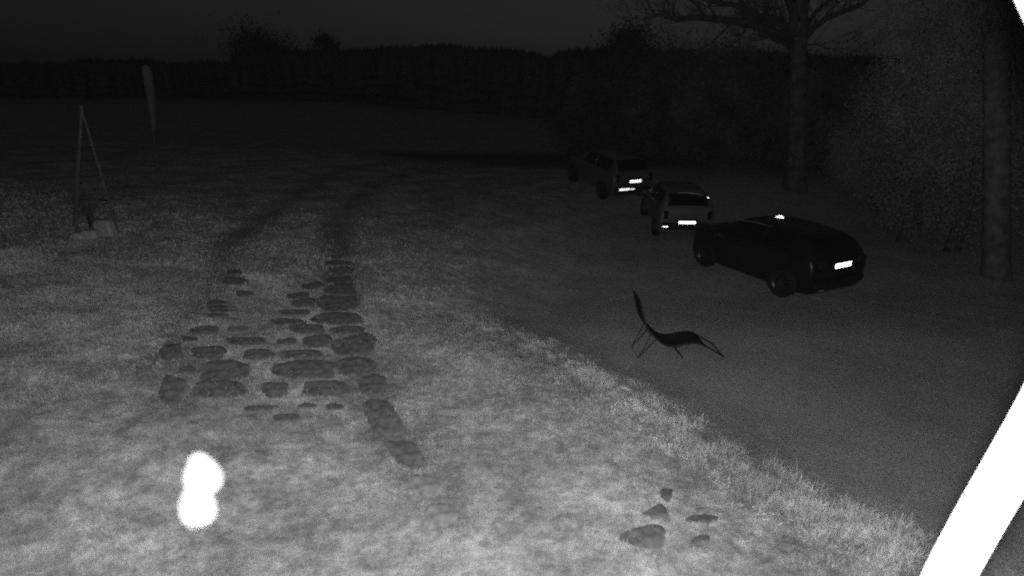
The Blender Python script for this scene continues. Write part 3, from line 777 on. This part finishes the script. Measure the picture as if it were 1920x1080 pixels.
glint.v = [(p[0]+1.75, p[1]-.12, p[2]+1.50) for p in glint.v]; glint.build('roof_glint', M_reflector_glint, black)  # retroreflective dome added to stand in for the glint on the roof
rl = MB(); rl.tube([(.62, .60, 1.335), (1.1, .60, 1.42), (1.8, .60, 1.445), (2.4, .585, 1.40)], .014, 8); rl.build('roof_rail', M_chrome, black)
rl = MB(); rl.tube([(.62, -.60, 1.335), (1.1, -.60, 1.42), (1.8, -.60, 1.445), (2.4, -.585, 1.40)], .014, 8); rl.build('roof_rail', M_chrome, black)

st_small = [(0, .34, .66, .80, .70, .72, .62), (.03, .28, .80, 1.0, .77, .80, .68), (.12, .26, .90, 1.16, .80, .83, .66), (.24, .26, .93, 1.36, .81, .84, .62), (.5, .26, .94, 1.48, .82, .84, .60),
            (1.1, .26, .94, 1.52, .82, .84, .59), (1.8, .26, .93, 1.50, .82, .84, .58), (2.3, .26, .92, 1.38, .82, .84, .58), (2.8, .26, .90, 1.04, .82, .83, .66), (3.2, .26, .82, .92, .80, .80, .68), (3.5, .27, .70, .80, .74, .74, .6), (3.6, .34, .58, .64, .6, .6, .5)]
pm = Gt(1283, 451)
small = car('parked_car', 'small pale hatchback in the middle, seen square from behind', (pm[0], pm[1], pm[2]), R(86), M_paint_pale, st_small, (.62, 2.95), .29, (1.9, 3.75), [(3.9, 5.3), (5.45, 6.8)], (6.9, 7.9), .815,
    dict(mirror=(2.5, .98), handles=(1.6,), hz=.86, tail=(.66, .86, .12, .26), plate=(.62, .52, .115), bumper=(.50, .24, 1.5), bm=M_plastic, refl=[(.66, .50, .17, .04, M_reflector_glint), (-.66, .50, .12, .035, M_reflector_glint), (.38, .93, .03, .03, M_reflector_dim)], wiper=(.08, 1.0)))
ch = MB(); ch.tube([(.34, .3, 1.47), (.34, .0, 1.475), (.32, -.28, 1.45), (.32, -.44, 1.415), (.34, -.56, 1.37), (.30, -.62, 1.31)], [.01, .012, .015, .02, .03, .03], 8); ch.build('spoiler_glint_edge', M_chrome, small)  # chrome tube added to draw the highlight along the rear roof edge
ch = MB(); ch.ell((.30, -.60, 1.33), (.03, .05, .035), 12, 8); ch.build('roof_corner_glint', M_reflector_glint, small)  # retroreflective blob added for the bright glint at the roof corner

st_est = [(0, .36, .72, .88, .74, .78, .68), (.03, .30, .84, 1.05, .82, .86, .74), (.14, .28, .96, 1.22, .86, .89, .72), (.32, .28, 1.0, 1.46, .87, .90, .68), (.6, .28, 1.02, 1.60, .88, .90, .66),
          (1.3, .28, 1.02, 1.64, .88, .90, .65), (2.1, .28, 1.0, 1.64, .88, .90, .64), (2.7, .28, .99, 1.52, .88, .90, .62), (3.3, .28, .98, 1.14, .88, .89, .70), (3.9, .28, .92, 1.02, .86, .87, .74), (4.3, .29, .78, .90, .80, .80, .68), (4.42, .36, .62, .70, .64, .64, .5)]
pe = Gt(1182, 383)
st_est = [(q[0]*.92,)+q[1:] for q in st_est]
far = car('parked_car', 'grey high-sided car farthest away, bright reflectors low on its bumper', (pe[0], pe[1], pe[2]), R(112), M_paint_grey, st_est, (.74, 3.17), .34, (1.95, 3.7), [(3.9, 5.3), (5.45, 6.8)], (6.9, 7.9), .88,
    dict(mirror=(2.7, 1.08), handles=(1.4, 2.3), hz=.94, tail=(.72, .98, .12, .30), plate=(.86, .52, .115), py=-.05, bumper=(.50, .26, 1.66), bm=M_plastic, refl=[(.42, .58, .46, .085, M_reflector_glint), (.06, .57, .20, .045, M_reflector_glint), (.62, 1.05, .03, .03, M_reflector_dim)], wiper=(.14, 1.12)))

# ------------------------------------------------------------------ sun lounger
pA = Gt(1196, 674); pB = Gt(1361, 672)
pB[2] = pA[2]; pB = G(1361, 672, pA[2])
lang = math.atan2(pB[1]-pA[1], pB[0]-pA[0])
L = empty('sun_lounger', (pA[0], pA[1], pA[2]+.0), lang, 'dark sling recliner standing alone on the parking area, back raised', 'sun lounger')
SLOPE = float(H(pB[0], pB[1])-pA[2]); L.rotation_euler = (0, 0, lang); L.location.z += .015
LS = .97*float(np.hypot(pB[0]-pA[0], pB[1]-pA[1]))/1.58
prof = [(-.056, 1.14), (.0, .93), (.056, .75), (.15, .57), (.30, .42), (.42, .31), (.53, .26), (.68, .25), (.85, .29), (1.0, .31), (1.12, .29), (1.23, .235)]
tail_ = [(1.23, .235), (1.35, .17), (1.48, .09), (1.58, .015)]
pc = crom(np.array(prof), 4)*LS; W_ = .43
def rail(y): return [(p[0], y, p[1]) for p in pc]+[(p[0]*LS, y, p[1]*LS) for p in tail_[1:]]
for y_ in (0, W_):
    o = MB(); o.tube(rail(y_), .014, 8); o.build('side_rail', M_frame, L)
v = []; fs = []
for i, p in enumerate(pc):
    for k in range(9):
        f = k/8; sag = .025*math.sin(math.pi*f)
        v.append((p[0], .012+f*(W_-.024), p[1]-sag+.008)); 
n9 = len(pc)
for i in range(n9-1):
    for k in range(8): a_ = i*9+k; fs.append((a_, a_+1, a_+10, a_+9))
sl = np_mesh('sling', v, fs, M_sling, L, smooth=True); md = sl.modifiers.new('thickness', 'SOLIDIFY'); md.thickness = .012
o = MB(); o.ell((pc[3][0]+.012, W_/2, pc[3][1]+.02), (.028, .16, .085), 12, 8, Matrix.Rotation(R(-18), 3, 'Y')); o.build('head_pillow', M_sling, L)
for nm, (xa, za), (xb, zb_) in (('leg', (.30, .40), (0, .012)), ('leg', (.62, .25), (.82, .012))):
    o = MB(); o.tube([(xa*LS, 0, za*LS), (xb*LS, 0, zb_), (xb*LS, W_, zb_), (xa*LS, W_, za*LS)], .011, 8); o.build(nm, M_frame, L)
for y_ in (0, W_):
    o = MB(); o.tube([(.2*LS, y_, .52*LS), (.10*LS, y_, .24*LS), (.0, y_, .02)], .008, 6); o.build('brace', M_frame, L)
o = MB()
for (x_, z_) in ((-.056*LS, 1.14*LS), (1.58*LS, .015*LS), (.53*LS, .25*LS)):
    o = MB(); o.tube([(x_, 0, z_), (x_, W_, z_)], .013, 8); o.build('crossbar', M_frame, L)

# ------------------------------------------------------------------ pointed pole frame on the left lawn
pT = Gt(180, 446); hT = P_at(153, 206, pT[1]+.2)
T = empty('garden_obelisk', pT, 0, 'tall pointed frame of thin pale poles with low pale blocks at its foot', 'garden obelisk')
ap = Vector(hT-pT)
feet = [Vector(Gt(139, 440)-pT), Vector(Gt(222, 441)-pT)]; q_ = Gt(139, 440); q_[:2] *= 1.06; feet.append(Vector(q_-pT))
for f_ in feet:
    o = MB(); o.tube([f_+Vector((0, 0, -.1)), f_.lerp(ap, .5)+Vector((.01, 0, 0)), ap+(ap-f_)*.03], [.026, .024, .018], 8); o.build('pole', M_wood, T)
for fr in (.3, .62):
    o = MB(); q = [f_.lerp(ap, fr) for f_ in feet]; o.tube(q+[q[0]], .008, 6); o.build('crossbar', M_wood, T)
for (px, py, sx, sz, lab) in ((203, 441, .38, .36, 'larger pale block at the right foot of the pole frame'), (172, 446, .34, .2, 'middle low pale block at the foot of the pole frame'), (150, 447, .26, .16, 'smallest pale block at the left foot of the pole frame')):
    p = Gt(px, py); o = MB(); o.box((0, 0, sz/2-.03), (sx, .28, sz), Matrix.Rotation(R(random.uniform(-12, 12)), 3, 'Z'), .04, .9)
    k = o.build('stone_block', mat('pale_block', .26, .9, .2, noise=.3, nscale=12, bump=.4), None); k.location = p; tag(k, lab, 'stone block', 'pale blocks at the foot of the pole frame')
p = Gt(178, 428); bush('climbing_shrub', 'small dark shrub growing inside the pole frame', p, .3, .3, 1.0, 2200, .03, M_leaf, cat='shrub', nclump=18)

# ------------------------------------------------------------------ tall thin pole beyond the lawn
pb = Gt(296, 325); tp = P_at(272, 122, pb[1])
Pq = empty('pole', pb, 0, 'tall thin pole leaning left, with pale cloth wrapped round its upper half', 'pole')
t_ = Vector(tp-pb); o = MB(); o.tube([Vector((0, 0, -.2)), t_*.5, t_], [.055, .05, .04], 8); o.build('shaft', M_wood, Pq)
M_cloth = mat('pale_cloth', .10, .9, .1, noise=.2, nscale=5)
o = MB(); o.tube([t_*.42+Vector((.03, 0, 0)), t_*.6+Vector((.05, 0, 0)), t_*.78+Vector((.06, 0, 0)), t_*.93+Vector((.03, 0, 0)), t_*1.0], [.06, .10, .13, .15, .08], 10); o.build('cloth', M_cloth, Pq)
p = Gt(2, 300); o = MB(); o.tube([(0, 0, -.2), (0, 0, .9), (.02, 0, 1.9)], [.07, .065, .06], 8); o.lathe([(.065, 0), (.07, .02), (0, .05)], (.02, 0, 1.9), 'z', 8)
k = o.build('post', M_wood, None); k.location = p; tag(k, 'short pale post at the left edge of the picture beyond the lawn', 'post')

# ------------------------------------------------------------------ white pipe on the house, close to the lens
def wp(px, py, y=.6):
    d = ray(px, py); t = y/d[1]; return (d[0]*t, y, CAM_H+d[2]*t)
ctl = [(.70, .6, -.05), (.70, .6, 1.0), (.70, .6, 2.2), (.702, .6, 2.62), wp(1778, 1080), wp(1958, 760), wp(2030, 600), wp(2085, 420), wp(2075, 230), wp(2008, 60), wp(1958, -60), wp(1930, -190)]
pts = crom(np.array(ctl), 6)
o = MB(); rr = np.interp(np.linspace(0, 11, len(pts)), [0, 3, 4, 5, 11], [.034, .0335, .030, .0275, .027]); o.tube([tuple(p) for p in pts], list(rr), 28)
k = o.build('drainpipe', M_pipe, None); tag(k, 'thick white pipe very close at the right edge, bowed outwards and overexposed', 'pipe')

# ------------------------------------------------------------------ insect close to the lens
c0 = ray(374, 920)*.20+np.array([0, 0, CAM_H])
I = empty('insect', c0, 0, 'small overexposed white flying insect close to the lens, over the lower left turf', 'insect')
I.rotation_euler = (R(90-PITCH), 0, 0)   # level with the view for building; local x right, y up
px_ = .20/F
def wing(name, cx_, cy_, ww, hh, ti, zz):
    o = MB(); M_ = Matrix.Rotation(R(ti), 3, 'Z')
    n = 28; vs = []; fs = []
    for lay in (-1, 1):
        for rr in (1., .8, .4):
            for i in range(n):
                a = 2*math.pi*i/n; q = M_ @ Vector((math.cos(a)*ww/2*rr, math.sin(a)*hh/2*rr*(1+.08*math.cos(a)), 0))
                vs.append((((cx_-374)+q.x)*px_, (-(cy_-920)+q.y)*px_, zz+lay*.0006*(1.1-rr)+.0015*rr*math.sin(2*a)))
    for i in range(n):
        j = (i+1) % n
        for k in (0, 1): fs += [(k*n+i, (k+1)*n+i, (k+1)*n+j, k*n+j), (3*n+k*n+i, 3*n+k*n+j, 3*n+(k+1)*n+j, 3*n+(k+1)*n+i)]
        fs.append((i, j, 3*n+j, 3*n+i))
    fs.append(tuple(2*n+i for i in range(n))[::-1]); fs.append(tuple(5*n+i for i in range(n)))
    o.add(vs, fs); o.build(name, M_wing, I)
wing('wing', 380, 888, 62, 80, 22, 0); wing('wing', 372, 884, 40, 50, 5, .002)
wing('wing', 367, 948, 66, 86, 8, -.001); wing('wing', 380, 955, 40, 56, 0, .001)
o = MB(); o.ell((0, .002, .003), (.003, .011, .003), 12, 10); o.ell((0, .0125, .003), (.002, .002, .002), 10, 8)
o.build('body', M_wing, I)

# ------------------------------------------------------------------ thin scattering volume added to lift the black level
o = MB(); o.box((0, 350, 60), (4400, 4400, 136), None); hz = o.build('added_veil', M_pipe, None, smooth=False)
mh = bpy.data.materials.new('black_lift_veil'); mh.use_nodes = True; t = mh.node_tree; t.nodes.clear()
out = t.nodes.new('ShaderNodeOutputMaterial'); pv = t.nodes.new('ShaderNodeVolumePrincipled')
pv.inputs['Color'].default_value = (.9, .9, .9, 1); pv.inputs['Density'].default_value = 1.5e-5; pv.inputs['Anisotropy'].default_value = 0
t.links.new(pv.outputs[0], out.inputs['Volume']); hz.data.materials.clear(); hz.data.materials.append(mh)
tag(hz, 'thin even veil added to lift the dark tones over the whole place', 'added_veil', kind='stuff')

# set each car down on the ground under its two axles
for c_, (xa, xb) in ((black, (.70, 3.08)), (small, (.62, 2.95)), (far, (.74, 3.17))):
    rz = c_.rotation_euler[2]; g = []
    for q in (xa, xb):
        g.append(np.mean([float(H(c_.location.x+q*math.cos(rz)-s_*math.sin(rz), c_.location.y+q*math.sin(rz)+s_*math.cos(rz))) for s_ in (-.8, .8)]))
    sl_ = (g[1]-g[0])/(xb-xa); c_.rotation_euler = (0, -math.atan(sl_), rz); c_.location.z = g[0]-sl_*xa
